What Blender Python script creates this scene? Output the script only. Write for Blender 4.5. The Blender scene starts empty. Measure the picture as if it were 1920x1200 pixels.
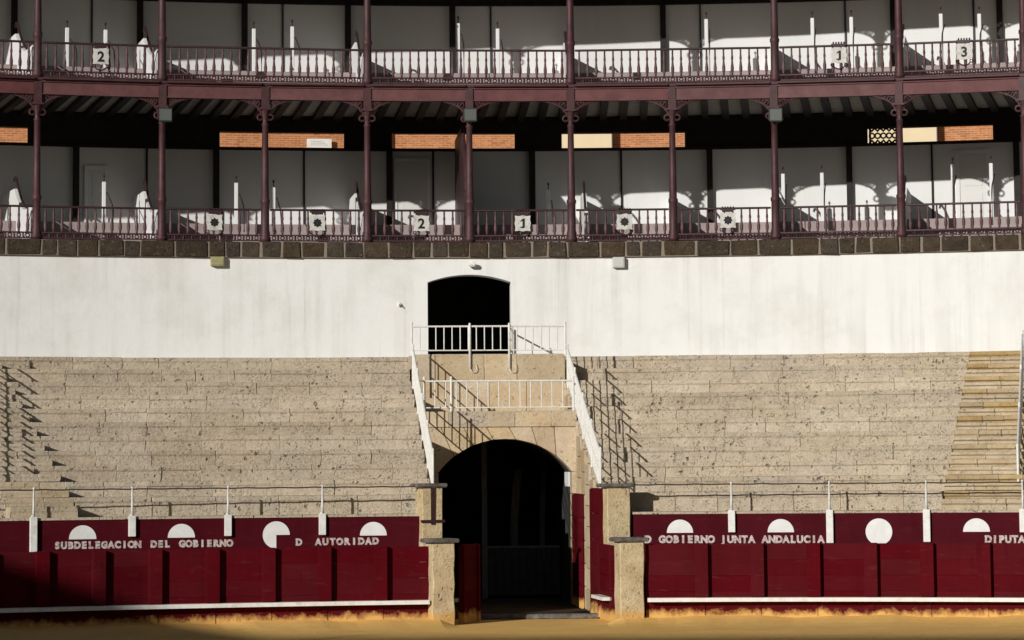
import bpy, bmesh, math, random
from mathutils import Vector, Matrix
random.seed(7)
R_ = math.radians
S = bpy.context.scene
COL = S.collection

# ------------------------------------------------------------------ camera, sky, sun, exposure
F_PX, CAM_C, YAW, PITCH, ROLL, CAM_H, SHIFT = 5410.6, 26.256, -.06055, .09548, -.00761, 2.767, -238.8
fw = Vector((math.sin(YAW)*math.cos(PITCH), math.cos(YAW)*math.cos(PITCH), math.sin(PITCH)))
rt = Vector((math.cos(YAW), -math.sin(YAW), 0)); up = rt.cross(fw)
rt, up = rt*math.cos(ROLL)+up*math.sin(ROLL), up*math.cos(ROLL)-rt*math.sin(ROLL)
CAM = Vector((0, -CAM_C, CAM_H))
cd = bpy.data.cameras.new('camera'); cam = bpy.data.objects.new('camera', cd); COL.objects.link(cam)
cd.sensor_fit = 'HORIZONTAL'; cd.sensor_width = 36; cd.lens = F_PX/1920*36
cd.shift_y = SHIFT/1920; cd.clip_start = .1; cd.clip_end = 1500
m = Matrix((rt, up, -fw)).transposed().to_4x4(); m.translation = CAM; cam.matrix_world = m
S.camera = cam
SUN_EL, SUN_AZ = 16.2, 31.0            # degrees: height, and how far to the left behind the camera
to_sun = Vector((-math.sin(R_(SUN_AZ))*math.cos(R_(SUN_EL)), -math.cos(R_(SUN_AZ))*math.cos(R_(SUN_EL)), math.sin(R_(SUN_EL))))
W = bpy.data.worlds.new('World'); S.world = W; W.use_nodes = True
nt = W.node_tree; bg = nt.nodes['Background']; sky = nt.nodes.new('ShaderNodeTexSky')
sky.sky_type = 'NISHITA'; sky.sun_disc = False; sky.sun_elevation = R_(SUN_EL); sky.sun_rotation = R_(180+SUN_AZ)
nt.links.new(sky.outputs[0], bg.inputs[0]); bg.inputs[1].default_value = .05
sd = bpy.data.lights.new('sun', 'SUN'); sd.energy = 5.0; sd.angle = R_(.53); sd.color = (1, .968, .915)
so = bpy.data.objects.new('sun', sd); COL.objects.link(so); so.rotation_euler = to_sun.to_track_quat('Z', 'Y').to_euler(); so.location = to_sun*60
S.view_settings.view_transform = 'Standard'; S.view_settings.look = 'None'; S.view_settings.exposure = -.32; S.view_settings.gamma = 1

# ------------------------------------------------------------------ photo measurements -> places in the ring
def cyl(px, py, R):
    """where the sight line through a photo point meets the upright cylinder of radius R: (angle, height)"""
    d = fw + rt*((px-960)/F_PX) + up*((600+SHIFT-py)/F_PX)
    a = d.x*d.x+d.y*d.y; b = 2*(CAM.x*d.x+CAM.y*d.y); c = CAM.x**2+CAM.y**2-R*R
    t = (-b+math.sqrt(b*b-4*a*c))/(2*a); p = CAM+d*t
    return math.atan2(p.x, p.y), p.z
def TH(px, py, R): return cyl(px, py, R)[0]
def ZZ(px, py, R): return cyl(px, py, R)[1]
def P(th, R, z=0): return Vector((R*math.sin(th), R*math.cos(th), z))

# ------------------------------------------------------------------ materials
def mat(name, col, rough=.7, metal=0, var=0, nscale=3, col2=None, bump=0, bscale=30, pits=0, streak=0, streak_col=(.43,.42,.385), spec=.3, rnd=0, dust=None, grime=0, scuff=0, brick=False):
    M = bpy.data.materials.new(name); M.use_nodes = True; n = M.node_tree.nodes; l = M.node_tree.links
    b = n['Principled BSDF']; b.inputs['Roughness'].default_value = rough; b.inputs['Metallic'].default_value = metal
    b.inputs['Specular IOR Level'].default_value = spec
    geo = n.new('ShaderNodeNewGeometry')
    cur = n.new('ShaderNodeRGB'); cur.outputs[0].default_value = (*col, 1); cur = cur.outputs[0]
    def mix(fac, a, c2, mode='MIX'):
        x = n.new('ShaderNodeMix'); x.data_type = 'RGBA'; x.blend_type = mode
        if isinstance(fac, float): x.inputs[0].default_value = fac
        else: l.new(fac, x.inputs[0])
        l.new(a, x.inputs[6])
        if isinstance(c2, tuple): x.inputs[7].default_value = (*c2, 1)
        else: l.new(c2, x.inputs[7])
        return x.outputs[2]
    def noise(scale, detail=4, rough_=.6, vec=None):
        x = n.new('ShaderNodeTexNoise'); x.inputs['Scale'].default_value = scale; x.inputs['Detail'].default_value = detail; x.inputs['Roughness'].default_value = rough_
        l.new(vec or geo.outputs['Position'], x.inputs['Vector']); return x.outputs[0]
    def ramp(v, a, b_):
        x = n.new('ShaderNodeMapRange'); x.inputs[1].default_value = a; x.inputs[2].default_value = b_; l.new(v, x.inputs[0]); return x.outputs[0]
    def mul(a, b_):
        x = n.new('ShaderNodeMath'); x.operation = 'MULTIPLY'; l.new(a, x.inputs[0])
        if isinstance(b_, (int, float)): x.inputs[1].default_value = b_
        else: l.new(b_, x.inputs[1])
        return x.outputs[0]
    def add(a, b_):
        x = n.new('ShaderNodeMath'); x.operation = 'ADD'; l.new(a, x.inputs[0]); l.new(b_, x.inputs[1]); return x.outputs[0]
    if col2: cur = mix(ramp(noise(nscale), .35, .68), cur, col2)
    if rnd:
        oi = n.new('ShaderNodeObjectInfo'); hsv = n.new('ShaderNodeHueSaturation')
        mr = n.new('ShaderNodeMapRange'); mr.inputs[3].default_value = 1-rnd; mr.inputs[4].default_value = 1+rnd; l.new(oi.outputs['Random'], mr.inputs[0])
        l.new(mr.outputs[0], hsv.inputs['Value'])
        m2 = n.new('ShaderNodeMapRange'); m2.inputs[3].default_value = 1-rnd*1.3; m2.inputs[4].default_value = 1+rnd*1.3
        fr = n.new('ShaderNodeMath'); fr.operation = 'FRACT'; l.new(mul(oi.outputs['Random'], 17.3), fr.inputs[0]); l.new(fr.outputs[0], m2.inputs[0])
        l.new(m2.outputs[0], hsv.inputs['Saturation']); l.new(cur, hsv.inputs['Color']); cur = hsv.outputs[0]
    if streak:
        mp = n.new('ShaderNodeMapping'); mp.inputs['Scale'].default_value = (2.2, 2.2, .16); l.new(geo.outputs['Position'], mp.inputs[0])
        s1 = ramp(noise(1.1, 5, .62, mp.outputs[0]), .47, .8); s2 = ramp(noise(.5, 3), .3, .75)
        cur = mix(mul(mul(s1, s2), streak), cur, streak_col)
        s3 = ramp(noise(.55, 7, .72), .48, .7); cur = mix(mul(s3, streak*.45), cur, (.50, .475, .40))
        s5 = ramp(noise(1.7, 6, .7), .55, .72); cur = mix(mul(s5, streak*.3), cur, (.56, .56, .545))
        mp2 = n.new('ShaderNodeMapping'); mp2.inputs['Scale'].default_value = (9, 9, .22); l.new(geo.outputs['Position'], mp2.inputs[0])
        s4 = ramp(noise(1., 3, .6, mp2.outputs[0]), .58, .74); cur = mix(mul(mul(s4, s2), streak*.5), cur, (.38, .36, .31))
    if scuff:
        mps = n.new('ShaderNodeMapping'); mps.inputs['Scale'].default_value = (1.2, 1.2, 7); l.new(geo.outputs['Position'], mps.inputs[0])
        k1 = ramp(noise(2.2, 7, .75, mps.outputs[0]), .56, .74); cur = mix(mul(k1, scuff*.5), cur, (.15, .05, .05))
        mpv = n.new('ShaderNodeMapping'); mpv.inputs['Scale'].default_value = (8, 8, .7); l.new(geo.outputs['Position'], mpv.inputs[0])
        k2 = ramp(noise(1.5, 5, .7, mpv.outputs[0]), .55, .72); cur = mix(mul(k2, scuff*.6), cur, (.03, .002, .004))
        k3 = ramp(noise(26, 4, .8), .68, .76); cur = mix(mul(mul(k3, ramp(noise(1.3, 3), .5, .7)), scuff), cur, (.26, .16, .13))
    if grime:
        g = ramp(noise(9, 6, .75), .5, .72); cur = mix(mul(g, grime), cur, (.05, .04, .03))
    hs = None
    if pits:
        v = n.new('ShaderNodeTexVoronoi'); v.inputs['Scale'].default_value = 7.5
        wob = n.new('ShaderNodeVectorMath'); wob.operation = 'MULTIPLY_ADD'
        nz = n.new('ShaderNodeTexNoise'); nz.inputs['Scale'].default_value = 11; l.new(geo.outputs['Position'], nz.inputs['Vector'])
        l.new(nz.outputs['Color'], wob.inputs[0]); wob.inputs[1].default_value = (.12, .12, .12); l.new(geo.outputs['Position'], wob.inputs[2])
        l.new(wob.outputs[0], v.inputs['Vector'])
        pit = mul(ramp(v.outputs['Distance'], .22, .1), ramp(noise(2.1, 4, .7), .44, .58))
        fine = mul(ramp(noise(30, 3, .7), .56, .66), ramp(noise(4, 3), .36, .6))
        cur = mix(mul(pit, pits*.75), cur, (.09, .07, .05)); cur = mix(mul(fine, pits*.6), cur, (.17, .135, .1))
        v2 = n.new('ShaderNodeTexVoronoi'); v2.inputs['Scale'].default_value = 4.6; l.new(wob.outputs[0], v2.inputs['Vector'])
        big = mul(ramp(add(v2.outputs['Distance'], mul(noise(22, 4, .7), .22)), .30, .22), ramp(noise(1.1, 4, .7), .55, .6))
        cur = mix(mul(big, pits*.55), cur, (.10, .075, .055))
        lite = ramp(noise(13, 5, .75), .58, .75); cur = mix(mul(lite, .3), cur, (.62, .54, .43))
        hs = add(add(mul(pit, -1.3), mul(fine, -.5)), mul(big, -1.6))
    if dust:                                   # sand thrown up on the lowest boards
        sx = n.new('ShaderNodeSeparateXYZ'); l.new(geo.outputs['Position'], sx.inputs[0])
        hgt = ramp(sx.outputs[2], dust, -.02); nn = noise(3.2, 7, .75)
        mp3 = n.new('ShaderNodeMapping'); mp3.inputs['Scale'].default_value = (2.6, 2.6, 2.2); l.new(geo.outputs['Position'], mp3.inputs[0])
        nn = add(mul(nn, .6), mul(noise(1.6, 4, .7, mp3.outputs[0]), .6))
        f = ramp(add(hgt, mul(nn, 1.25)), 1.12, 1.42); cur = mix(mul(f, .92), cur, (.66, .40, .13))
    if brick:
        tc = n.new('ShaderNodeTexCoord'); mpb = n.new('ShaderNodeMapping'); mpb.inputs['Rotation'].default_value = (math.pi/2, 0, 0); l.new(tc.outputs['Object'], mpb.inputs[0])
        bt = n.new('ShaderNodeTexBrick'); bt.inputs['Scale'].default_value = 1.0; bt.inputs['Brick Width'].default_value = .26; bt.inputs['Row Height'].default_value = .075; bt.inputs['Mortar Size'].default_value = .012
        bt.inputs['Color1'].default_value = (.60,.23,.085,1); bt.inputs['Color2'].default_value = (.40,.13,.045,1); bt.inputs['Mortar'].default_value = (.52,.36,.22,1); l.new(mpb.outputs[0], bt.inputs[0])
        cur = mix(.85, cur, bt.outputs[0])
    if var: cur = mix(ramp(noise(nscale*5, 5, .7), .3, .75), cur, mix(var, cur, (0., 0., 0.)))
    l.new(cur, b.inputs['Base Color'])
    if bump:
        bp = n.new('ShaderNodeBump'); bp.inputs['Strength'].default_value = bump; bp.inputs['Distance'].default_value = .03
        h = noise(bscale, 6, .7)
        if hs: h = add(h, hs)
        l.new(h, bp.inputs['Height']); l.new(bp.outputs[0], b.inputs['Normal'])
    return M
MT = dict(
 plaster=mat('white_plaster', (.74,.74,.72), .85, streak=.85, bump=.25, bscale=6, spec=.15),
 plaster2=mat('gallery_plaster', (.70,.705,.70), .85, streak=.3, bump=.1, bscale=8, spec=.15),
 stone=mat('porous_limestone', (.58,.49,.37), .92, col2=(.51,.425,.315), nscale=1.7, pits=.9, bump=.9, bscale=18, rnd=.06, var=.25, spec=.1),
 stone_pale=mat('pale_limestone', (.63,.535,.41), .92, col2=(.55,.465,.35), nscale=1.7, pits=.85, bump=.9, bscale=18, rnd=.05, var=.25, spec=.1),
 stone_dark=mat('dull_limestone', (.56,.47,.355), .92, col2=(.47,.39,.29), nscale=1.7, pits=.95, bump=1., bscale=18, rnd=.05, var=.25, spec=.1),
 warm=mat('worn_yellow_stone', (.50,.38,.215), .9, col2=(.41,.285,.14), nscale=2.6, pits=.6, bump=.6, bscale=18, rnd=.14, var=.2, spec=.1),
 arch=mat('arch_limestone', (.60,.49,.335), .9, col2=(.53,.395,.25), nscale=1.5, pits=.6, bump=.5, bscale=16, rnd=.12, var=.2, spec=.1),
 pier=mat('pier_limestone', (.64,.52,.325), .9, col2=(.50,.38,.22), nscale=2.5, pits=.8, bump=.6, bscale=18, rnd=.06, var=.2, spec=.1, dust=.5),
 cornice=mat('brown_weathered_stone', (.078,.058,.040), .9, col2=(.05,.038,.027), nscale=4, bump=.8, bscale=14, rnd=.14, var=.35, spec=.1, pits=.4),
 mortar=mat('pale_mortar', (.26,.215,.165), .95, bump=.4, bscale=30, var=.3),
 cap=mat('dark_weathered_cap', (.075,.065,.055), .85, col2=(.2,.185,.165), nscale=7, bump=.4),
 maroon=mat('maroon_barrier_paint', (.088,.0052,.009), .75, col2=(.07,.004,.0068), nscale=1.2, bump=.15, bscale=40, rnd=.025, spec=.03, dust=.40, scuff=.6),
 maroon2=mat('maroon_wall_paint', (.070,.0048,.0095), .7, col2=(.055,.0036,.0072), nscale=2, bump=.12, bscale=25, spec=.03, rnd=.02, scuff=.4),
 iron=mat('dusty_maroon_iron', (.070,.026,.029), .55, col2=(.043,.015,.018), nscale=5, bump=.15, bscale=40, rnd=.07, spec=.35, grime=.35),
 beam=mat('faded_maroon_beam', (.132,.05,.05), .6, col2=(.088,.031,.033), nscale=3.5, bump=.15, bscale=35, rnd=.06, spec=.3, grime=.4),
 baluster=mat('worn_baluster_paint', (.13,.065,.068), .6, col2=(.07,.03,.034), nscale=6, rnd=.15, grime=.3),
 darkiron=mat('dark_iron', (.045,.02,.022), .5, col2=(.03,.016,.016), nscale=8, spec=.35),
 white=mat('white_painted_iron', (.78,.77,.73), .5, col2=(.68,.66,.6), nscale=7, bump=.1, spec=.3, grime=.25),
 whitemark=mat('white_paint_mark', (.76,.755,.73), .7, col2=(.68,.67,.64), nscale=6, spec=.2),
 signwhite=mat('weathered_sign_enamel', (.58,.57,.54), .6, col2=(.46,.44,.4), nscale=9, grime=.3),
 letter=mat('cream_lettering_paint', (.62,.56,.52), .7, col2=(.30,.18,.17), nscale=22),
 black=mat('black_paint', (.012,.011,.012), .6),
 sand=mat('golden_arena_sand', (.95,.60,.20), .95, col2=(.86,.52,.16), nscale=.9, bump=.3, bscale=9, var=.12, spec=.05),
 darkwood=mat('dark_stained_wood', (.022,.017,.015), .7, col2=(.012,.01,.01), nscale=5),
 ceil=mat('whitewashed_boards', (.42,.41,.36), .85, col2=(.32,.31,.27), nscale=4),
 seat=mat('gallery_terrazzo', (.34,.285,.275), .85, col2=(.29,.24,.235), nscale=3, bump=.15, var=.12),
 door=mat('painted_white_door', (.62,.62,.6), .6, bump=.05),
 tunnel=mat('shade_dark_plaster', (.05,.05,.048), .95, col2=(.03,.03,.029), nscale=2, bump=.3),  # near-black base colour stands in for deep shade behind the openings
 gate=mat('dark_grey_gate', (.045,.048,.05), .6, col2=(.032,.034,.036), nscale=5),
 floodlight=mat('weathered_grey_metal', (.075,.082,.075), .55, metal=.3, col2=(.045,.05,.045), nscale=9),
 lens=mat('dusty_lamp_glass', (.10,.11,.10), .3, spec=.5),
 brick=mat('orange_brickwork', (.52,.19,.07), .9, col2=(.42,.14,.05), nscale=.8, bump=.2, var=.3, brick=True),
 cream=mat('cream_render', (.74,.62,.42), .9, col2=(.66,.55,.36), nscale=.6),
 floor_shade=mat('shade_dark_floor', (.085,.06,.042), .95, col2=(.06,.043,.03), nscale=2, bump=.5, spec=.05),  # dark brown holds the shade lying on the passage sand
 gatepost=mat('grey_gate_post', (.17,.175,.18), .6, col2=(.13,.135,.14), nscale=5),
 tan=mat('tan_stone', (.55,.45,.315), .92, col2=(.45,.36,.24), nscale=2, pits=.7, bump=.6, bscale=18, rnd=.08, var=.2, spec=.1),
 glass=mat('dark_window_glass', (.02,.025,.03), .12, spec=.6),
 cable=mat('grey_steel_cable', (.11,.09,.07), .5, metal=.4),
 mossy=mat('yellowed_box_paint', (.36,.33,.17), .8, col2=(.25,.23,.12), nscale=9),
 greybox=mat('pale_grey_box', (.5,.5,.47), .6),
 slate=mat('roof_tile_brown', (.17,.09,.06), .9, col2=(.1,.06,.04), nscale=3),
)

# ------------------------------------------------------------------ mesh helpers
def box(bm, x0, x1, y0, y1, z0, z1):
    v = [bm.verts.new(p) for p in ((x0,y0,z0),(x1,y0,z0),(x1,y1,z0),(x0,y1,z0),(x0,y0,z1),(x1,y0,z1),(x1,y1,z1),(x0,y1,z1))]
    for f in ((3,2,1,0),(4,5,6,7),(0,1,5,4),(1,2,6,5),(2,3,7,6),(3,0,4,7)): bm.faces.new([v[i] for i in f])
    return v
def block(bm, plan, z0, z1):                     # plan: 4 points counter-clockwise seen from above
    v = [bm.verts.new((p[0],p[1],z0)) for p in plan]+[bm.verts.new((p[0],p[1],z1)) for p in plan]
    for f in ((3,2,1,0),(4,5,6,7),(0,1,5,4),(1,2,6,5),(2,3,7,6),(3,0,4,7)): bm.faces.new([v[i] for i in f])
    return v
def lathe(bm, prof, seg=10, cx=0, cy=0):
    rings = [[bm.verts.new((cx+r*math.cos(2*math.pi*i/seg), cy+r*math.sin(2*math.pi*i/seg), z)) for i in range(seg)] for r, z in prof]
    for a, b in zip(rings, rings[1:]):
        for i in range(seg): bm.faces.new((a[i], a[(i+1)%seg], b[(i+1)%seg], b[i]))
    bm.faces.new(rings[0][::-1]); bm.faces.new(rings[-1])
def tube(bm, pts, r, seg=6, closed=False):
    pts = [Vector(p) for p in pts]; rings = []; n = len(pts)
    for i, p in enumerate(pts):
        a = pts[i-1] if (i or closed) else p; b = pts[(i+1)%n] if (i < n-1 or closed) else p
        t = (b-a).normalized(); u = t.cross(Vector((0,0,1)))
        if u.length < .05: u = t.cross(Vector((0,1,0)))
        u.normalize(); w = t.cross(u)
        rings.append([bm.verts.new(p+u*(r*math.cos(2*math.pi*k/seg))+w*(r*math.sin(2*math.pi*k/seg))) for k in range(seg)])
    pairs = list(zip(rings, rings[1:]))+([(rings[-1], rings[0])] if closed else [])
    for a, b in pairs:
        for k in range(seg): bm.faces.new((a[k], a[(k+1)%seg], b[(k+1)%seg], b[k]))
    if not closed: bm.faces.new(rings[0][::-1]); bm.faces.new(rings[-1])
def ringpts(cx, cz, r, n=12, y=0, a0=0, a1=2*math.pi, full=True):
    return [(cx+r*math.cos(a0+(a1-a0)*i/(n if full else n-1)), y, cz+r*math.sin(a0+(a1-a0)*i/(n if full else n-1))) for i in range(n)]
def prism(bm, poly, y0, y1):                     # poly (x,z) counter-clockwise seen from -y
    a = [bm.verts.new((x,y0,z)) for x, z in poly]; b = [bm.verts.new((x,y1,z)) for x, z in poly]
    bm.faces.new(a); bm.faces.new(b[::-1]); n = len(poly)
    for i in range(n): bm.faces.new((a[(i+1)%n], a[i], b[i], b[(i+1)%n]))
def arc(bm, R0, R1, t0, t1, z0, z1, n=None):
    n = n or max(1, int(abs(t1-t0)*R0/.5)); rows = []
    for i in range(n+1):
        t = t0+(t1-t0)*i/n
        rows.append([bm.verts.new(P(t,R,z)) for R, z in ((R0,z0),(R1,z0),(R1,z1),(R0,z1))])
    for a, b in zip(rows, rows[1:]):
        for k in range(4): bm.faces.new((a[k], a[(k+1)%4], b[(k+1)%4], b[k]))
    bm.faces.new(rows[0][::-1]); bm.faces.new(rows[-1])
def finish(bm, smooth=False):
    bmesh.ops.recalc_face_normals(bm, faces=bm.faces)
    me = bpy.data.meshes.new('mesh')
    if smooth:
        for f in bm.faces: f.smooth = True
    bm.to_mesh(me); bm.free(); return me
def setp(o, label=None, cat=None, group=None, kind=None):
    if label: o['label'] = label
    if cat: o['category'] = cat
    if group: o['group'] = group
    if kind: o['kind'] = kind
    return o
def mk(name, src, material, parent=None, smooth=False, loc=(0,0,0), rot=0):
    """an object in its parent's own coordinates (or the world's)"""
    me = finish(src, smooth) if isinstance(src, bmesh.types.BMesh) else src
    if material is not None and not me.materials: me.materials.append(MT[material])
    me.name = name
    o = bpy.data.objects.new(name, me); COL.objects.link(o); o.location = loc; o.rotation_euler.z = rot
    if parent: o.parent = parent
    return o
def mkw(name, bm, material, parent=None, smooth=False):
    """world-coordinate mesh, origin moved to its base; parent must be unrotated"""
    vs = [v.co for v in bm.verts]
    c = Vector(((min(v.x for v in vs)+max(v.x for v in vs))/2, (min(v.y for v in vs)+max(v.y for v in vs))/2, min(v.z for v in vs)))
    for v in bm.verts: v.co -= c
    return mk(name, bm, material, parent, smooth, c-(parent.location if parent else Vector()))
def empty(name, loc, rot, label, cat, group=None):
    o = bpy.data.objects.new(name, None); COL.objects.link(o); o.location = loc; o.rotation_euler.z = rot
    o.empty_display_size = .2
    return setp(o, label, cat, group)
def B(): return bmesh.new()
ORD = ['first','second','third','fourth','fifth','sixth','seventh','eighth','ninth','tenth','eleventh','twelfth','thirteenth','fourteenth']
def text_bm(txt, size, offset=0., extr=.004, xs=1.):
    cu = bpy.data.curves.new('t', 'FONT'); cu.body = txt; cu.size = size; cu.align_x = 'CENTER'; cu.extrude = extr; cu.offset = offset; cu.resolution_u = 3
    o = bpy.data.objects.new('t', cu); COL.objects.link(o)
    dg = bpy.context.evaluated_depsgraph_get(); me = bpy.data.meshes.new_from_object(o.evaluated_get(dg))
    bm = B(); bm.from_mesh(me); bpy.data.objects.remove(o); bpy.data.curves.remove(cu); bpy.data.meshes.remove(me)
    for v in bm.verts: v.co = Vector((v.co.x*xs, -v.co.z, v.co.y))     # stands upright, faces -y
    return bm

# ------------------------------------------------------------------ radii and heights
RB, RC, RW, RG = 26.0, 27.85, 38.04, 38.2
GD = 4.6; RBK = RG+GD                              # gallery depth, back wall
PXL, PXR, PXL0 = -680, 2240, -330
tl, tr = TH(PXL, 600, RW), TH(PXR, 600, RW)
zL = ZZ(881, 455, RG); zU = ZZ(881, 160, RG)       # gallery floors
STORY = zU-zL
zWT = ZZ(881, 484, RW); N = 11
R0, DR = 28.45, .865
z0 = ZZ(500, 930, R0); zTop = ZZ(960, 669, R0+(N-1)*DR); DZ = (zTop-z0)/(N-1)
def rowR(k): return R0+k*DR
def rowZ(k): return z0+k*DZ

# ------------------------------------------------------------------ ground
bm = B(); seg = 540
pa, pb = TH(845,1150,RB), TH(1170,1150,RB)           # no drift across the tunnel passage
def sun_drift(r, th):  # drift added at the barrier foot so its slope catches more sun
    if not 24.2 < r < 26.08: return 0
    th = (th+math.pi) % (2*math.pi)-math.pi
    f = 0 if pa < th < pb else 1
    u = (r-24.2)/1.8
    return f*(.125*min(1, u)**2.2+.018*math.sin(th*61)*u+.012*math.sin(th*143+1)*u)
ringsv = []
for r in (0.01, 8, 16, 22, 24.2, 24.8, 25.3, 25.7, 26.03, 26.1, 30, 60, 150, 400, 900):
    ringsv.append([bm.verts.new((r*math.sin(2*math.pi*i/seg), r*math.cos(2*math.pi*i/seg), sun_drift(r, 2*math.pi*i/seg))) for i in range(seg)])
for a, b in zip(ringsv, ringsv[1:]):
    for i in range(seg): bm.faces.new((a[i], a[(i+1)%seg], b[(i+1)%seg], b[i]))
bm.faces.new(ringsv[0])
g = mk('ground', bm, 'sand'); g['kind'] = 'structure'

# ------------------------------------------------------------------ the cut for the tunnel mouth
RF, RUP = 33.0, 35.5                               # arch face, upper wall below the landing
zLand = zTop; zPlat = ZZ(940, 771, RF)
def pt(px, py, R): t, z = cyl(px, py, R); return P(t, R, 0)
cTL, cBL = pt(772, 665, RUP), pt(813, 960, R0-.2)
cTR, cBR = pt(1060, 665, RUP), pt(1128, 960, R0-.2)
def on_line(A, Bp, R):
    d = (Bp-A); a = d.dot(d); b = 2*A.dot(d); c = A.dot(A)-R*R
    t = (-b-math.sqrt(b*b-4*a*c))/(2*a); t2 = (-b+math.sqrt(b*b-4*a*c))/(2*a)
    t = t if abs(t) < abs(t2) else t2
    p = A+d*t; return math.atan2(p.x, p.y)
def cutL(R): return on_line(cTL, cBL, R)
def cutR(R): return on_line(cTR, cBR, R)

# ------------------------------------------------------------------ white wall with the upper doorway
dl, dr = TH(802, 600, RW), TH(958, 600, RW); dzs = ZZ(880, 529, RW); dza = ZZ(880, 515, RW)
wall = empty('wall', P((tl+tr)/2, RW, zTop-.3), 0, 'white plastered ring wall with streaks between the stone seats and the galleries', 'wall')
bm = B(); arc(bm, RW, RW+.55, tl, dl, zTop-.3, zWT); mkw('wall_panel', bm, 'plaster', wall)
bm = B(); arc(bm, RW, RW+.55, dr, tr, zTop-.3, zWT); mkw('wall_panel', bm, 'plaster', wall)
bm = B(); n = 16; rows = []
for i in range(n+1):
    u = i/n; t = dl+(dr-dl)*u; zz = dzs+(dza-dzs)*(1-(2*u-1)**2)
    rows.append([bm.verts.new(P(t,R,z)) for R, z in ((RW,zz),(RW+.55,zz),(RW+.55,zWT),(RW,zWT))])
for a, b in zip(rows, rows[1:]):
    for k in range(4): bm.faces.new((a[k], a[(k+1)%4], b[(k+1)%4], b[k]))
bm.faces.new(rows[0][::-1]); bm.faces.new(rows[-1]); mkw('door_arch', bm, 'plaster', wall)
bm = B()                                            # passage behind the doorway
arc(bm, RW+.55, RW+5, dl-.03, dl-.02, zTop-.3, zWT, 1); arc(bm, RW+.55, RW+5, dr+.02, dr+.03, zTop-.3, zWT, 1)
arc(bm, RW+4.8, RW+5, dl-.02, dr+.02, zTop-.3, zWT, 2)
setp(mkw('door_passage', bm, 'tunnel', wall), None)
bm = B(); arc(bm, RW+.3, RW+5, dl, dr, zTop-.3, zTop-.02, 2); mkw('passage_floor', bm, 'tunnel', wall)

# cornice: a course of brown stones
crn = empty('cornice', P((tl+tr)/2, RW-.1, zWT), 0, 'course of brown weathered stone blocks along the top of the white wall', 'cornice')
zc0, zc1 = zWT+.003, zL-.005
bm = B(); arc(bm, RW-.075, RW+.5, tl, tr, zc0, zc1-.012); mkw('mortar_bed', bm, 'mortar', crn)
t = TH(PXL0, 480, RW)
while t < tr:
    w = random.choice((.36,.42,.48,.55,.62,.75))/RW; t2 = min(t+w, tr)
    g_ = random.uniform(.01,.03)/RW; f = RW-.1+random.uniform(-.02,.012)
    bm = B(); v = block(bm, [P(t+g_,f)[:2], P(t2-g_,f)[:2], P(t2-g_,RW+.2)[:2], P(t+g_,RW+.2)[:2]], zc0+random.uniform(.0,.02), zc1-random.uniform(0,.015))
    for q in v: q.co += Vector((random.uniform(-.012,.012), random.uniform(-.012,.012), random.uniform(-.008,.008)))
    bmesh.ops.bevel(bm, geom=bm.edges, offset=.018, segments=1, affect='EDGES')
    mkw('stone_block', bm, 'cornice', crn); t = t2

# ------------------------------------------------------------------ stone terraces
def stone(bm, t0, t1, Ra, Rb, za, zb, j=.006, lip=.022):
    f = Ra+random.uniform(-.009,.007); hl = min(.085, (zb-za)*.4); q = lip*random.uniform(.6,1.15)
    prof = [(f+q,za),(Rb,za),(Rb,zb),(f,zb),(f,zb-hl),(f+q,zb-hl*1.25)]
    A, C_ = [], []
    for (R, z) in prof:
        dj = Vector((random.uniform(-j,j), random.uniform(-j,j), random.uniform(-j,j)*.6)) if R < Rb else Vector()
        A.append(bm.verts.new(P(t0,R,z)+dj)); C_.append(bm.verts.new(P(t1,R,z)+dj*random.uniform(-1,1)))
    bm.faces.new(A[::-1]); bm.faces.new(C_)
    for k in range(6): bm.faces.new((A[k], A[(k+1)%6], C_[(k+1)%6], C_[k]))
    bmesh.ops.bevel(bm, geom=[e for e in bm.edges if min(v.co.xy.length for v in e.verts) < Ra+.1], offset=random.uniform(.006,.013), segments=1, affect='EDGES')
def radial(px0, py0, px1, py1):                     # a line up the seats through two photo points (top, bottom)
    ka = max(0, min(N-1, 10)); A = pt(px0, py0, rowR(N-1)); Bq = pt(px1, py1, R0)
    return lambda R: on_line(A, Bq, R)
stairR_l = radial(1818, 672, 1768, 940); stairR_r = radial(1924, 672, 1918, 940)
stairL_r = radial(-2, 672, 138, 940); stairL_l = radial(-150, 672, 10, 940)
terL = empty('stone_terrace', P((tl+cutL(33))/2, R0, 0), 0, 'pitted limestone seating steps to the left of the arched tunnel', 'seating')
terR = empty('stone_terrace', P((tr+cutR(33))/2, R0, 0), 0, 'pitted limestone seating steps to the right of the arched tunnel', 'seating')
stR = empty('stone_stair', P(stairR_l(33), R0, 0), 0, 'yellowed stone aisle stair climbing the seats near the right edge', 'stair')
stL = empty('stone_stair', P(stairL_r(33), R0, 0), 0, 'stone aisle stair at the left edge striped with railing shadows', 'stair')
def fill(fa, fb, k, parent, m, wmin=.7, wmax=1.6):
    Ra, Rb = rowR(k), rowR(k)+DR+.05
    if k == N-1: Rb = RW+.2
    za, zb = rowZ(k)-DZ-.02, rowZ(k)
    if k == 0: za = 0
    a, b = fa(Ra), fb(Ra); t = a; rowm = random.choice(('stone','stone_pale','stone_dark'))
    while t < b-1e-6:
        w = random.uniform(wmin, wmax)/Ra; t2 = t+w
        if b-t2 < wmin*.7/Ra: t2 = b
        g_ = random.choice((.0008,.001,.0015,.003,.006))/Ra
        bm = B(); stone(bm, t+(0 if t == a else g_), t2-(0 if t2 == b else g_), Ra, Rb, za, zb+random.uniform(-.008,.008), .006, .022 if m == 'stone' else (.05 if m == 'warm' else .01))
        mkw('stone_block', bm, (rowm if random.random() < .7 else 'stone') if m == 'stone' else m, parent); t = t2
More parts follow.
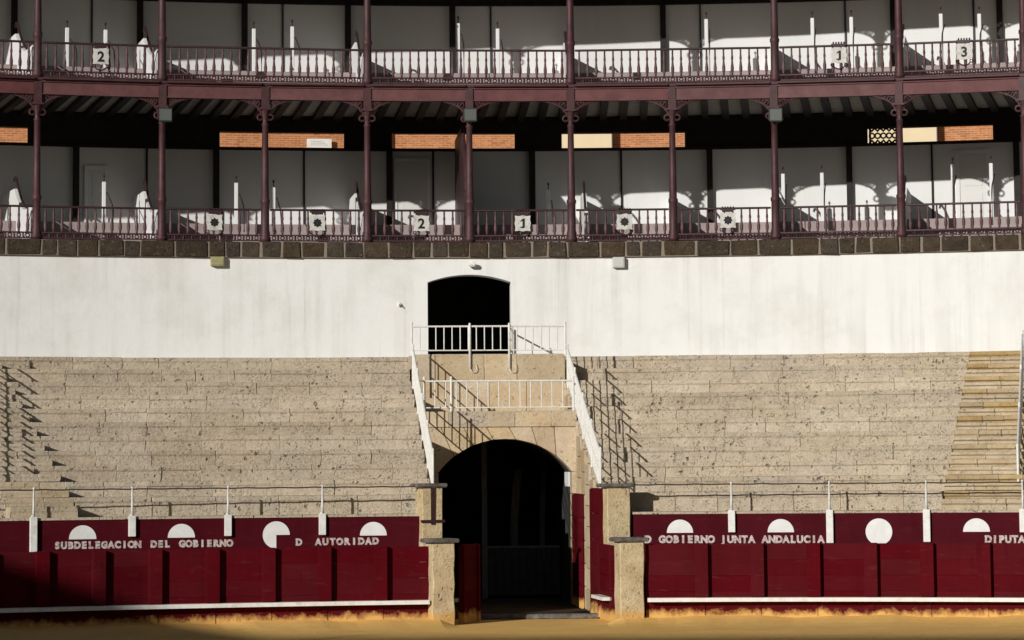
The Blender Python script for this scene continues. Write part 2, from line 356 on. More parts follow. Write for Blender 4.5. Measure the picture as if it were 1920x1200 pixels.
edgeL = lambda R: TH(PXL0+60, 800, R); edgeR = lambda R: TH(PXR-60, 800, R)
for k in range(N):
    fill(stairL_r, cutL, k, terL, 'stone')
    fill(cutR, stairR_l, k, terR, 'stone')
    fill(stairL_l, stairL_r, k, stL, 'stone' if k > 1 else 'tan', .5, 1.0)
    fill(stairR_l, stairR_r, k, stR, 'warm', .4, 1.1)
    fill(lambda R: edgeL(R), stairL_l, k, terL, 'stone')
    fill(stairR_r, edgeR, k, terR, 'stone')
    for fa, fb, par, m_ in ((stairL_l, stairL_r, stL, 'stone' if k > 1 else 'tan'), (stairR_l, stairR_r, stR, 'warm')):
        Ra = rowR(k)-.42; a, b = fa(Ra), fb(Ra); t = a
        while t < b-1e-6:
            t2 = min(b, t+random.uniform(.45,1.0)/Ra)
            if b-t2 < .3/Ra: t2 = b
            bm = B(); stone(bm, t+.002/Ra, t2-.002/Ra, Ra, rowR(k)-.022, rowZ(k)-DZ+.004 if k else 0, rowZ(k)-DZ*.5, .006, .05 if par is stR else .01)
            mkw('half_step', bm, 'tan' if par is stR else m_, par); t = t2

# ------------------------------------------------------------------ tunnel mouth: side walls, arch, platforms
tun = empty('tunnel_entrance', P((cutL(RF)+cutR(RF))/2, RF, 0), 0, 'arched stone tunnel entrance cut into the seating below the white doorway', 'tunnel')
def side_wall(fn, sgn):
    for k in range(N-1):
        Ra = rowR(k)+.06; Rb = rowR(k+1)+.06
        if Ra > RUP: break
        zt = rowZ(k)-.035; nz = max(1, round(zt/.42)); za = 0
        for j in range(nz):
            off = .25 if (j+k) % 2 else 0
            zb = zt*(j+1)/nz
            ta, tb = fn(Ra), fn(Rb); d = sgn*.035; e = sgn*-.28
            bm = B(); v = block(bm, [P(ta+d/Ra,Ra+.006)[:2], P(ta+e/Ra,Ra+.006)[:2], P(tb+e/Rb,Rb-.006)[:2], P(tb+d/Rb,Rb-.006)[:2]], za+.005, zb-.005)
            for q in v: q.co += Vector((random.uniform(-.006,.006), random.uniform(-.006,.006), 0))
            bmesh.ops.bevel(bm, geom=bm.edges, offset=.012, segments=1, affect='EDGES')
            mkw('wall_stone', bm, 'arch', tun); za = zb
side_wall(cutL, 1); side_wall(cutR, -1)
# arch face
aL, aR = pt(822, 900, RF), pt(1073, 900, RF); fL, fR = P(cutL(RF),RF), P(cutR(RF),RF)
xd = (fR-fL).normalized(); yd = Vector((-xd.y, xd.x, 0))
ent_rot = math.atan2(xd.y, xd.x)
Wd = (fR-fL).length; ax0 = (aL-fL).dot(xd); ax1 = (aR-fL).dot(xd)
zs = ZZ(940, 885, RF); za_ = ZZ(940, 823, RF); zcrs = ZZ(940, 801, RF)
def ent(x, y, z): return fL+xd*x+yd*y+Vector((0,0,z))
def prism_ent(poly, y0, y1, name, m, bev=.012):
    bm = B(); prism(bm, poly, y0, y1)
    if bev: bmesh.ops.bevel(bm, geom=bm.edges, offset=bev, segments=1, affect='EDGES')
    for v in bm.verts: v.co = ent(*v.co)
    return mkw(name, bm, m, tun)
cxa = (ax0+ax1)/2; hw = (ax1-ax0)/2; rise = za_-zs; Rarc = (hw*hw+rise*rise)/(2*rise); zcen = za_-Rarc
a_end = math.asin(hw/Rarc)
def ap(a): return (cxa+Rarc*math.sin(a), zcen+Rarc*math.cos(a))
nv = 7; angs = [-a_end+2*a_end*i/nv for i in range(nv+1)]
tops = [0.0] + [Wd*i/nv for i in range(1, nv)] + [Wd]
zlow = zs-.0
for i in range(nv):
    g_ = .004
    a0, a1 = angs[i], angs[i+1]
    arcp = [ap(a0+(a1-a0)*j/4) for j in range(5)]
    poly = [(arcp[0][0]+g_, arcp[0][1])]+arcp[1:-1]+[(arcp[-1][0]-g_, arcp[-1][1]), (tops[i+1]-g_, zcrs-.004), (tops[i]+g_, zcrs-.004)]
    if i == 0: poly.append((0.0, zs))
    if i == nv-1: poly.insert(len(arcp), (Wd, zs))
    prism_ent(poly, random.uniform(-.012,.012), .6, 'arch_stone', 'arch')
for (x0, x1) in ((0, ax0), (ax1, Wd)):              # jambs
    za = 0
    for j in range(6):
        zb = zs*(j+1)/6; prism_ent([(x0,za+.004),(x1,za+.004),(x1,zb-.004),(x0,zb-.004)], random.uniform(-.008,.008), .6, 'jamb_stone', 'arch'); za = zb
x = 0
for w in (.62,.8,.55,.75,9):                          # course above the arch
    x1 = min(Wd, x+w); prism_ent([(x+.004,zcrs+.004),(x1-.004,zcrs+.004),(x1-.004,zPlat-.01),(x+.004,zPlat-.01)], random.uniform(-.012,.01), .6, 'course_stone', 'arch'); x = x1
    if x >= Wd: break
# platform and upper wall
upL, upR = P(cutL(RUP),RUP), P(cutR(RUP),RUP)
bm = B(); block(bm, [fL[:2], fR[:2], upR[:2], upL[:2]], zPlat-.3, zPlat); mkw('platform', bm, 'stone', tun)
ud = (upR-upL).normalized(); uy = Vector((-ud.y, ud.x, 0)); UW = (upR-upL).length
for (za, zb, ws) in ((zPlat, zPlat+(zLand-zPlat)*.55, (.9,.75,.8,9)), (zPlat+(zLand-zPlat)*.55, zLand-.01, (.5,1.05,.7,9))):
    x = 0
    for w in ws:
        x1 = min(UW, x+w); bm = B(); prism(bm, [(x+.003,za+.003),(x1-.003,za+.003),(x1-.003,zb-.003),(x+.003,zb-.003)], random.uniform(-.01,.01), .3)
        bmesh.ops.bevel(bm, geom=bm.edges, offset=.012, segments=1, affect='EDGES')
        for v in bm.verts: v.co = upL+ud*v.co.x+uy*v.co.y+Vector((0,0,v.co.z))
        mkw('upper_wall_stone', bm, 'arch', tun); x = x1
        if x >= UW: break
bm = B(); block(bm, [(upL+uy*.02)[:2], (upR+uy*.02)[:2], P(cutR(RW+.2),RW+.2)[:2], P(cutL(RW+.2),RW+.2)[:2]], zLand-.3, zLand); mkw('landing', bm, 'stone', tun)
# inside of the tunnel
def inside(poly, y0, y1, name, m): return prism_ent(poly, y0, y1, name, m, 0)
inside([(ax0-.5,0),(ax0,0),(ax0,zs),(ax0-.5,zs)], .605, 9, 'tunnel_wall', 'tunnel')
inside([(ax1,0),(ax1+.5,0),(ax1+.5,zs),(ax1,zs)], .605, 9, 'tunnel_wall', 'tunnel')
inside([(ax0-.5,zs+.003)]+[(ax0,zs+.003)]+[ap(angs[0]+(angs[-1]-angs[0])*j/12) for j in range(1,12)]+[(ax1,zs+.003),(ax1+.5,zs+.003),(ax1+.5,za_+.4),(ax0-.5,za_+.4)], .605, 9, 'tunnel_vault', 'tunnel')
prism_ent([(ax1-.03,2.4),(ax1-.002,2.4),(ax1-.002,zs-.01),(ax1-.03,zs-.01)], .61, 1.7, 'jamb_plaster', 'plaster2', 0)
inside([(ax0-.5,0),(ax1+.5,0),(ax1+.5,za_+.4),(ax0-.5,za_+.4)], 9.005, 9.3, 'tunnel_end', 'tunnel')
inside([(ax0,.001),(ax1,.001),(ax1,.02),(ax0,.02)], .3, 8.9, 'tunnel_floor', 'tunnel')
inside([(.02,.001),(Wd-.02,.001),(Wd-.02,.014),(.02,.014)], -5.0, .295, 'passage_floor', 'floor_shade')  # dark sheet paints the shade over the passage sand
# inner gate
gy = 3.2
ig = empty('inner_gate', ent(cxa, gy, 0), ent_rot, 'dark grey gate standing inside the shadowed tunnel', 'gate')
ig_t = (pt(908, 950, RF+gy)-ent(cxa, gy, 0)).dot(xd); zr = ZZ(940, 1023, RF+gy)
bm = B(); box(bm, ig_t-.06, ig_t+.06, -.06, .06, 0, za_-.02); mk('post', bm, 'gatepost', ig)
bm = B(); box(bm, ig_t+.062, hw-.02, -.03, .03, zr-.05, zr); mk('top_rail', bm, 'gatepost', ig)
nb = 9
for i in range(nb):
    xa = ig_t+.065+(hw-.03-ig_t-.065)*i/nb; xb = ig_t+.065+(hw-.03-ig_t-.065)*(i+1)/nb
    bm = B(); box(bm, xa+.006, xb-.006, -.02, .02, .08, zr-.052); mk('board', bm, 'gate', ig)
# pale strips added deep in the tunnel as stand-ins for faint unidentified shapes
cu_ = empty('pale_stand_in', ent(cxa+.4, 4.2, 0), ent_rot, 'pale wavy strips added in the dark tunnel for faint pale shapes', 'stand_in')
for x0, x1, s in ((.02,.2,.09),(.62,.74,.05)):
    bm = B(); prev = None
    for i in range(11):
        u = i/10; zt = 2.75*(1-u)+.75*u; xo = x0-s*math.sin(u*2.2)
        a = [bm.verts.new((xo+(x1-x0)*j/6, .05*math.sin(j*2.1+u), zt)) for j in range(7)]
        if prev:
            for j in range(6): bm.faces.new((prev[j], prev[j+1], a[j+1], a[j]))
        prev = a
    bmesh.ops.solidify(bm, geom=bm.faces[:], thickness=.012)
    mk('stand_in_strip', bm, 'ceil', cu_, True)
# threshold stone
bm = B(); a, b = pt(880, 1165, RC-.2), pt(1124, 1158, RC-.2)
d_ = (b-a).normalized(); n_ = Vector((-d_.y, d_.x, 0)); block(bm, [a[:2], b[:2], (b+n_*.35)[:2], (a+n_*.35)[:2]], 0, .09)
bmesh.ops.bevel(bm, geom=bm.edges, offset=.02, segments=1, affect='EDGES')
setp(mkw('threshold_stone', bm, 'cap'), 'worn grey stone threshold across the mouth of the tunnel passage', 'threshold')

# ------------------------------------------------------------------ railings
def railing(name, A, Bp, h, label, sp=.135, r=.011, post=(0,1), group=None, low=.08, mids=(), m='white', pr=.024, toprail=.02):
    A, Bp = Vector(A), Vector(Bp); base = (A+Bp)/2; o = empty(name, base, 0, label, 'railing', group)
    L = (Bp-A).length; n = max(2, int(L/sp))
    a, b = A-base, Bp-base; H = Vector((0,0,h)); Lw = Vector((0,0,low))
    bm = B(); tube(bm, [a+H, b+H], toprail, 8); mk('top_rail', bm, m, o)
    bm = B(); tube(bm, [a+Lw, b+Lw], .014, 6); mk('bottom_rail', bm, m, o)
    for q in mids:
        bm = B(); tube(bm, [a+Vector((0,0,h*q)), b+Vector((0,0,h*q))], .014, 6); mk('middle_rail', bm, m, o)
    bb = B(); lathe(bb, [(r,low),(r,h)], 6); me = finish(bb)
    for i in range(1, n):
        mk('baluster', me, m, o, loc=a+(b-a)*(i/n))
    bp = B(); lathe(bp, [(pr,-.04),(pr,h+.05),(pr*1.3,h+.06),(pr*.6,h+.1)], 8); mp_ = finish(bp)
    for u in post: mk('post', mp_, m, o, loc=a+(b-a)*u)
    return o
def wp(px, py, R, z): t = TH(px, py, R); return P(t, R, z)
RHL = ZZ(900, 612, RUP)-zLand
railing('landing_railing', upL+Vector((0,0,zLand)), upR+Vector((0,0,zLand)), RHL, 'white railing along the landing in front of the upper arched doorway', sp=.17, post=(0,1), r=.013)
for px, nm in ((881,'left'),(955,'right')):
    t = TH(px, 650, RUP-.06); zb = ZZ(px, 690, RUP-.06)
    o = empty('landing_post', P(t,RUP-.06,zb), -t, 'thick white post with a thin curl added for the shadow at its foot, the %s one on the landing edge' % nm, 'post', 'thick white posts on the landing edge')
    bm = B(); lathe(bm, [(.026,0),(.026,zLand+RHL+.04-zb),(.02,zLand+RHL+.07-zb)], 8); mk('shaft', bm, 'white', o, True)
    bm = B(); tube(bm, [(0,0,.02)]+[(.07+.07*math.cos(a), -.03, .0+.07*math.sin(a)-.02) for a in [math.pi*(1+i/8) for i in range(9)]]+[(.135,.0,.08)], .008, 6); mk('shadow_curl', bm, 'white', o, True)  # thin tube stands in for a dark curve of shadow at the foot
t = TH(962, 620, RW); pw = P(t, RW-.01, zLand); pf = P(TH(957, 640, RUP+.05), RUP+.08, zLand)
railing('door_side_rail', pw, pf, RHL-.03, 'white handrail running from the doorway jamb out to the landing edge', sp=.6, post=(.02,.5))
RSL = .8
def slope_pts(fn, ra=RUP-.5, rb=R0-.1, dz=.0):
    ka = (ra-R0)/DR
    return P(fn(ra), ra, z0+DZ*ka+dz), P(fn(rb), rb, z0-DZ*.12+dz)
a, b = slope_pts(cutL); railing('stair_railing', a, b, RSL, 'white sloping railing down the left edge of the tunnel cut', post=(0,.25,.5,.75,1), r=.013, sp=.2, mids=(.5,), pr=.02, toprail=.018)
a, b = slope_pts(cutR); railing('stair_railing', a, b, RSL, 'white sloping railing down the right edge of the tunnel cut', post=(0,.25,.5,.75,1), r=.013, sp=.2, mids=(.5,), pr=.02, toprail=.018)
lpL, lpR = fL+yd*.1+xd*.12, fR+yd*.1-xd*.06
railing('platform_railing', lpL+Vector((0,0,zPlat)), lpR+Vector((0,0,zPlat)), ZZ(940,714,RF)-zPlat, 'low white railing on the stone platform just above the tunnel arch', sp=.215, r=.012, post=(0,.18,1))
rf_ = radial(1921, 672, 1907, 900)
a, b = slope_pts(rf_, RUP+.1, R0+.9); railing('stair_railing', a, b, RSL, 'white sloping railing beside the yellowed stair at the right edge', post=(0,.33,.66,1), r=.017, sp=.2, mids=(.4,.7))
lf_ = radial(-95, 672, -32, 940)
a, b = slope_pts(lf_, RUP+.3, R0+.9); railing('stair_railing', a, b, RSL+.1, 'white sloping railing just past the left edge that shades the stair', post=(0,.33,.66,1), r=.017, sp=.43, mids=(.4,.7))

# ------------------------------------------------------------------ red barrier (front) and red wall behind it
zBt = ZZ(1500, 1019, RB); zK = ZZ(1500, 1124, RB-.2)
def barrier(name, px_posts, px_end0, px_end1, label, side):
    o = empty(name, P((TH(px_end0,1100,RB)+TH(px_end1,1100,RB))/2, RB, 0), 0, label, 'barrier')
    ths = [TH(px_end0,1100,RB)]+[TH(p,1100,RB) for p in px_posts]+[TH(px_end1,1100,RB)]
    nb_ = 5
    for i, (a, b) in enumerate(zip(ths, ths[1:])):
        zp = 0.
        for j in range(nb_):
            zq = zBt*(j+1)/nb_
            bm = B(); f = random.uniform(-.004,.004)
            block(bm, [P(a,RB+f)[:2], P(b,RB+f)[:2], P(b,RB+.06)[:2], P(a,RB+.06)[:2]], zp+(.002 if j else 0), zq-.002)
            mkw('plank', bm, 'maroon', o); zp = zq
    for t in ths[1:-1]:
        bm = B(); h = .12; v = block(bm, [P(t-h/RB,RB-.12)[:2], P(t+h/RB,RB-.12)[:2], P(t+h/RB,RB-.002)[:2], P(t-h/RB,RB-.002)[:2]], zK+.04, zBt+.01)
        bmesh.ops.bevel(bm, geom=bm.edges, offset=.008, segments=1, affect='EDGES')
        mkw('upright', bm, 'maroon', o)
        bm = B(); block(bm, [P(t-.05/RB,RB-.02)[:2], P(t+.05/RB,RB-.02)[:2], P(t+.05/RB,RB-.002)[:2], P(t-.05/RB,RB-.002)[:2]], 0, zK-.06); mkw('foot_block', bm, 'maroon', o)
    bm = B(); arc(bm, RB-.24, RB-.002, ths[0]+.001, ths[-1]-.001, zK-.035, zK+.035)
    mkw('kick_rail', bm, 'white', o)
    return o
barrier('plank_barrier', [-345,-240,-134,-26,78,184,290,398,503,608,713], -440, 806, 'maroon plank barrier with white kick rail to the left of the tunnel', 'l')
barrier('plank_barrier', [1316,1421,1527,1634,1740,1847,1953,2059,2165,2270], 1211, 2360, 'maroon plank barrier with white kick rail to the right of the tunnel', 'r')

zCt = ZZ(1500, 958, RC)
def back_barrier(px0, px1, label):
    t0, t1 = TH(px0,1000,RC), TH(px1,1000,RC)
    o = empty('inner_barrier_wall', P((t0+t1)/2, RC, 0), 0, label, 'wall')
    bm = B(); arc(bm, RC, RC+.3, t0, t1, 0, zCt-.045); mkw('wall_panel', bm, 'maroon2', o)
    bm = B(); arc(bm, RC-.02, RC+.62, t0, t1, zCt-.043, zCt); mkw('coping', bm, 'stone', o)
    return o
ibl = back_barrier(-420, 792, 'maroon wall with white half discs and lettering left of the tunnel, behind the planks')
ibr = back_barrier(1186, 2340, 'maroon wall with white discs and lettering right of the tunnel, behind the planks')
def disc(px, py, rpx, kind, par):
    t, z = cyl(px, py, RC-.006); r = rpx*(RC+CAM_C-.2)/F_PX
    if kind == 'full': rng = [(0, 2*math.pi)]; pts = [(r*math.cos(a), r*math.sin(a)) for a in [2*math.pi*i/40 for i in range(40)]]
    elif kind == 'half': pts = [(r*math.cos(a), r*math.sin(a)) for a in [math.pi*i/24 for i in range(25)]]
    else: pts = [(0,0)]+[(r*math.cos(a), r*math.sin(a)) for a in [1.5*math.pi*i/32 for i in range(33)]]
    bm = B(); prism(bm, pts, -.006, .004)
    mk('white_disc', bm, 'whitemark', par, loc=P(t,RC-.006,z)-par.location, rot=-t)
for px, py, k in ((155,1011,'half'),(340,1008,'half'),(518,1003,'three'),(700,1004,'half')): disc(px, py, 25, k, ibl)
for px, py, k in ((1275,999,'half'),(1464,998,'half'),(1648,997,'full'),(1831,997,'half'),(2015,997,'half')): disc(px, py, 24.5, k, ibr)
def word(txt, px0, px1, py, hpx, par):
    n = len(txt); per = (px1-px0)/n
    me_p = RC+CAM_C; s = hpx*me_p/F_PX/.70
    out = B()
    for i, ch in enumerate(txt):
        px = px0+per*(i+.5); yy = py if not callable(py) else py(px)
        t, z = cyl(px, yy+hpx/2, RC-.006)
        bt = text_bm(ch, s, offset=.011, extr=.003, xs=.95 if ch not in 'I' else 1.0)
        if ch in 'IDBELUNRTPJGCSAO':                 # slab serifs
            hh = s*.70; wv = max(v.co.x for v in bt.verts)-min(v.co.x for v in bt.verts); cxv = (max(v.co.x for v in bt.verts)+min(v.co.x for v in bt.verts))/2
            if ch in 'IDBELRTPN':
                xs_ = {'I':[0],'T':[0]}.get(ch, [-wv*.38] if ch != 'N' else [-wv*.4, wv*.4])
                for xx in xs_:
                    for zz in ((0,.012) if ch == 'T' else (0,hh-.012)):
                        box(bt, cxv+xx-.022, cxv+xx+.022, -.0032, .003, zz if zz != .012 else 0, (zz if zz != .012 else 0)+.012)
        mm = Matrix.Translation(P(t,RC-.006,z))@Matrix.Rotation(-t, 4, 'Z')
        bt.transform(mm); tm = bpy.data.meshes.new('t'); bt.to_mesh(tm); bt.free(); out.from_mesh(tm); bpy.data.meshes.remove(tm)
    mkw('lettering', out, 'letter', par)
ly = lambda px: 1023-.0145*(px-100)
for w_, a, b in (('SUBDELEGACION',101,265),('DEL',282,320),('GOBIERNO',335,437),('D',553,568),('AUTORIDAD',590,711)): word(w_, a, b, ly, 11.5, ibl)
for w_, a, b in (('D',1207,1223),('GOBIERNO',1235,1340),('JUNTA',1350,1416),('ANDALUCIA',1428,1546),('DIPUTACION',1847,1972)): word(w_, a, b, lambda px: 1011, 12.5, ibr)

# white posts with rods and cables on top of the red wall
def cable_fence(posts, px0, px1, label, side):
    o = empty('cable_fence', P(TH((px0+px1)/2,960,RC), RC, zCt), 0, label, 'fence')
    zt = ZZ(1500, 906, RC-.03); zm = ZZ(1500, 936, RC-.03)
    for px, ylow in posts:
        t = TH(px, 980, RC); zb = ZZ(px, ylow, RC)
        bm = B(); box(bm, -.065, .065, -.075, -.003, 0, zCt+.02-zb); box(bm, -.035, .035, -.02, .02, zCt+.004-zb, zCt+.05-zb)
        bmesh.ops.bevel(bm, geom=bm.edges, offset=.006, segments=1, affect='EDGES')
        mk('post', bm, 'white', o, loc=P(t,RC,zb)-o.location, rot=-t)
        bm = B(); lathe(bm, [(.026,zCt+.02),(.02,zCt+.2),(.018,zt+.01),(.026,zt+.02),(.01,zt+.04)], 8)
        mk('rod', bm, 'white', o, True, loc=P(t,RC-.04,0)-o.location, rot=-t)
    for z in (zt,):
        pts = []; n = 60
        for i in range(n+1):
            px = px0+(px1-px0)*i/n; t = TH(px, 940, RC-.04)
            pts.append(P(t, RC-.04, z-.012*abs(math.sin(i*.9)))-o.location)
        bm = B(); tube(bm, pts, .014, 5); mk('cable', bm, 'cable', o)
    return o
cable_fence([(-120,1005),(62,1035),(247,1006),(427,1005),(604,1003)], -300, 790, 'steel cable strung on white posts above the maroon wall left of the tunnel', 'l')
cable_fence([(1372,998),(1556,1018),(1738,1016),(1919,998),(2100,998)], 1180, 2250, 'steel cable strung on white posts above the maroon wall right of the tunnel', 'r')

# stone piers
def pier(px0, px1, R, ytop, label, strap=False, capk=.06):
    a, b = TH(px0,1050,R), TH(px1,1050,R); t = (a+b)/2; w = (b-a)*R/2; h = ZZ((px0+px1)/2, ytop, R)
    o = empty('stone_pier', P(t,R,0), -t+R_(13), label, 'pier', 'stone piers at the tunnel passage')
    bm = B(); box(bm, -w*.9, w*.9, 0, w*1.9, 0, h)
    bmesh.ops.subdivide_edges(bm, edges=[e for e in bm.edges if abs(e.verts[0].co.z-e.verts[1].co.z) > .5], cuts=5)
    for v in bm.verts:
        if .01 < v.co.z < h-.01: v.co += Vector((random.uniform(-.012,.012), random.uniform(-.012,.012), 0))
    bmesh.ops.bevel(bm, geom=[e for e in bm.edges if e.calc_face_angle(0) > 1], offset=.015, segments=1, affect='EDGES')
    mk('shaft', bm, 'pier', o)
    bm = B(); box(bm, -w-capk, w+capk, -capk, w*2+capk, h+.002, h+.075); bmesh.ops.bevel(bm, geom=bm.edges, offset=.018, segments=2, affect='EDGES')
    mk('cap', bm, 'cap', o)
    if strap:
        bm = B(); box(bm, -.035, .035, -.03, -.004, h*.72, h+.0); box(bm, -w-.01, w+.01, -.035, -.005, h*.735, h*.735+.05); mk('iron_strap', bm, 'darkiron', o)
    return o
pier(808, 856, RB-.2, 1018, 'low stone pier at the barrier end on the left of the tunnel')
pier(1160, 1211, RB-.2, 1016, 'low stone pier at the barrier end on the right of the tunnel')
pier(789, 834, RC-.15, 914, 'tall stone pier with a dark iron strap, left of the tunnel', True)
pier(1137, 1186, RC-.15, 914, 'tall plain stone pier behind the low one, right of the tunnel')

# gate leaves folded back into the passage
def leaf(px, Ra, Rb, h, label, kick=True, m='maroon', py=1100):
    A, Bq = pt(px[0], py, Ra), pt(px[1], py, Rb); d = Bq-A; L = d.length; rot = math.atan2(d.y, d.x)
    o = empty('gate_leaf', A, rot, label, 'gate', 'maroon gate leaves folded into the passage')
    nb_ = 5
    for j in range(nb_):
        bm = B(); box(bm, 0, L, -.03, .03, h*j/nb_+.004, h*(j+1)/nb_-.002); mk('plank', bm, m, o)
    for xx in (.07, L-.07):
        for s in (1, -1):
            bm = B(); box(bm, xx-.05, xx+.05, s*.031 if s > 0 else -.06, .06 if s > 0 else -.031, .03, h-.02); mk('stile', bm, m, o)
    if kick:
        bm = B(); box(bm, .02, L*.9, .031, .2, zK-.03, zK+.03); mk('kick_rail', bm, 'white', o)
    return o
leaf((1150,1126), RB+.35, RB+1.75, ZZ(1140,1021,RB+1), 'low maroon gate leaf with white step at the right side of the passage')
leaf((864,896), RB+.3, RB+1.1, ZZ(880,1021,RB+.4), 'low maroon gate leaf in shadow beside the left low pier', True)
leaf((1133,1112), RC+.15, RC+1.1, ZZ(1120,915,RC+.5), 'tall maroon gate leaf folded against the right side of the tunnel passage', False)
leaf((1092,1079), RF-1.7, RF-.15, ZZ(1075,925,RF-.5), 'maroon gate leaf folded against the stone at the right jamb of the arch', False)

# ------------------------------------------------------------------ galleries
LC = [-402,-167,68,303,497,689,881,1072,1263,1455,1691,1925,2160]
UC = [-163,70,303.5,689,1070,1453.5,1687,1921,2155]
def tcol(px, up_): return TH(px, 250 if not up_ else 60, RG)
lowT = [TH(px, 445, RG) for px in LC]
upT = [TH(px, 150, RG) for px in UC]
# floors
UPX = .12
def zf(k): return zL if k == 0 else (zU if k == 1 else zU+STORY)
zBm0, zBm1 = ZZ(881,188,RG)-zL, ZZ(881,160,RG)-zL     # beam underside and top above floor
for k, nm in ((0,'lower'),(1,'upper')):
    o = empty('gallery_floor', P((tl+tr)/2, RG, zf(k)-.2), 0, '%s gallery floor with two tiers of pinkish seats' % nm, 'floor')
    zt = zf(k)
    bm = B(); arc(bm, RG+.055, RBK+.4, tl, tr, zt-(.2 if k == 0 else .12), zt); mkw('slab', bm, 'seat', o)
    for r_, h in ((1.5,.3),(2.35,.6)):
        bm = B(); arc(bm, RG+r_, RBK-.005, tl, tr, zt+h-.3+.002, zt+h); mkw('seat_tier', bm, 'seat', o)
# lower ceiling with joists
for k in (0, 1):
    o = empty('gallery_ceiling', P((tl+tr)/2, RG+2, zf(k)+zBm1), 0, 'boarded %s gallery ceiling with dark radial joists' % ('lower','upper')[k], 'ceiling')
    zc = zf(k)+zBm1-(.125 if k == 0 else -UPX)
    bm = B(); arc(bm, RG-.05, RBK+1.2, tl, tr, zc-.03, zc); mkw('boards', bm, 'ceil', o)
    bj = B(); box(bj, -.085, .085, .12, GD-.01, -.15, -.033); mj = finish(bj)
    t = tl+.01
    while t < tr:
        mk('joist', mj, 'darkwood', o, loc=P(t,RG,zc)-o.location, rot=-t); t += .44/RG
bm = B(); arc(bm, RG-.7, RBK+1.6, tl, tr, zf(2)+.35+UPX, zf(2)+.5+UPX)
for v in bm.verts:
    r = math.hypot(v.co.x, v.co.y); v.co.z += (r-RG+.7)*.22
setp(mkw('gallery_roof', bm, 'slate'), 'sloping tiled roof over the upper gallery above the picture', 'roof')

# back walls
zw0 = ZZ(960, 284, RBK); zw1 = ZZ(960, 12, RBK)
for k in (0, 1):
    o = empty('gallery_back_wall', P((tl+tr)/2, RBK, zf(k)), 0, 'whitewashed back wall of the %s gallery' % ('lower','upper')[k], 'wall')
    zt = (zw0, zw1)[k]
    bm = B(); arc(bm, RBK, RBK+.3, tl, tr, zf(k), zt); mkw('wall_panel', bm, 'plaster2', o)
    bm = B(); arc(bm, RBK-.06, RBK+.3, tl, tr, zt+.003, zt+.07); mkw('sill_beam', bm, 'darkwood', o)
    zce = zf(k)+zBm1-(.16 if k == 0 else .04-UPX)
    opens = [(-90,52),(412,645),(735,965),(1053,1284),(1627,1862)] if k == 0 else []
    zo = ZZ(960, 250, RBK) if k == 0 else zt+.1
    if k == 0:
        bm = B(); arc(bm, RBK-.03, RBK+.25, tl, tr, zo, zce); mkw('lintel', bm, 'darkwood', o)
        edges = [PXL]+[e for ab in opens for e in ab]+[PXR]
        for a, b in zip(edges[::2], edges[1::2]):
            ta, tb = TH(a,265,RBK), TH(b,265,RBK); n = max(1, round((tb-ta)*RBK/.9))
            for i in range(n):
                bm = B(); arc(bm, RBK+.0, RBK+.05, ta+(tb-ta)*i/n, ta+(tb-ta)*(i+1)/n, zt+.072, zo-.002); mkw('shutter', bm, 'darkwood', o)
    else:
        bm = B(); arc(bm, RBK-.03, RBK+.25, tl, tr, zt+.072, zce); mkw('lintel', bm, 'darkwood', o)
    thick = [142,405,730,998,1331,1593,1907] if k == 0 else [26,262,458,652,848,1243,1675,1875]
    thin = [275,570,812,1165,1748] if k == 0 else [172,530,920,1313,1585,1826]
    for px in thick:
        t = TH(px, 330 if k == 0 else 50, RBK); bm = B(); box(bm, -.07, .07, -.13, -.003, 0, zt-zf(k)); mk('wall_post', bm, 'darkwood', o, loc=P(t,RBK,zf(k))-o.location, rot=-t)
    for px in thin:
        t = TH(px, 330 if k == 0 else 50, RBK); bm = B(); box(bm, -.022, .022, -.04, -.003, 0, zt-zf(k)); mk('wall_strip', bm, 'darkwood' if k == 0 else 'gate', o, loc=P(t,RBK,zf(k))-o.location, rot=-t)
# pierced grille in one clerestory opening
t0, t1 = TH(1629,255,RBK), TH(1683,255,RBK); zg0, zg1 = zw0+.075, ZZ(960,250,RBK)
tm_ = (t0+t1)/2; wg = (t1-t0)*RBK; hg = zg1-zg0
o = empty('pierced_grille', P(tm_,RBK+.1,zg0), -tm_, 'pale pierced ornamental grille high in the lower gallery back wall', 'grille')
bm = B()
for i in range(5):
    cx = -wg/2+wg*(i+.5)/5
    tube(bm, ringpts(cx, hg*.5, min(hg*.42, wg/11), 12), .022, 5, True)
    tube(bm, [(cx-.06,0,.0),(cx,0,hg*.2),(cx+.06,0,0)], .03, 5); tube(bm, [(cx-.06,0,hg),(cx,0,hg*.8),(cx+.06,0,hg)], .03, 5)
mk('scrollwork', bm, 'darkwood', o)
bm = B()
for x0 in (-wg/2, wg/2-.05): box(bm, x0, x0+.05, -.02, .02, 0, hg)
mk('frame', bm, 'darkwood', o)

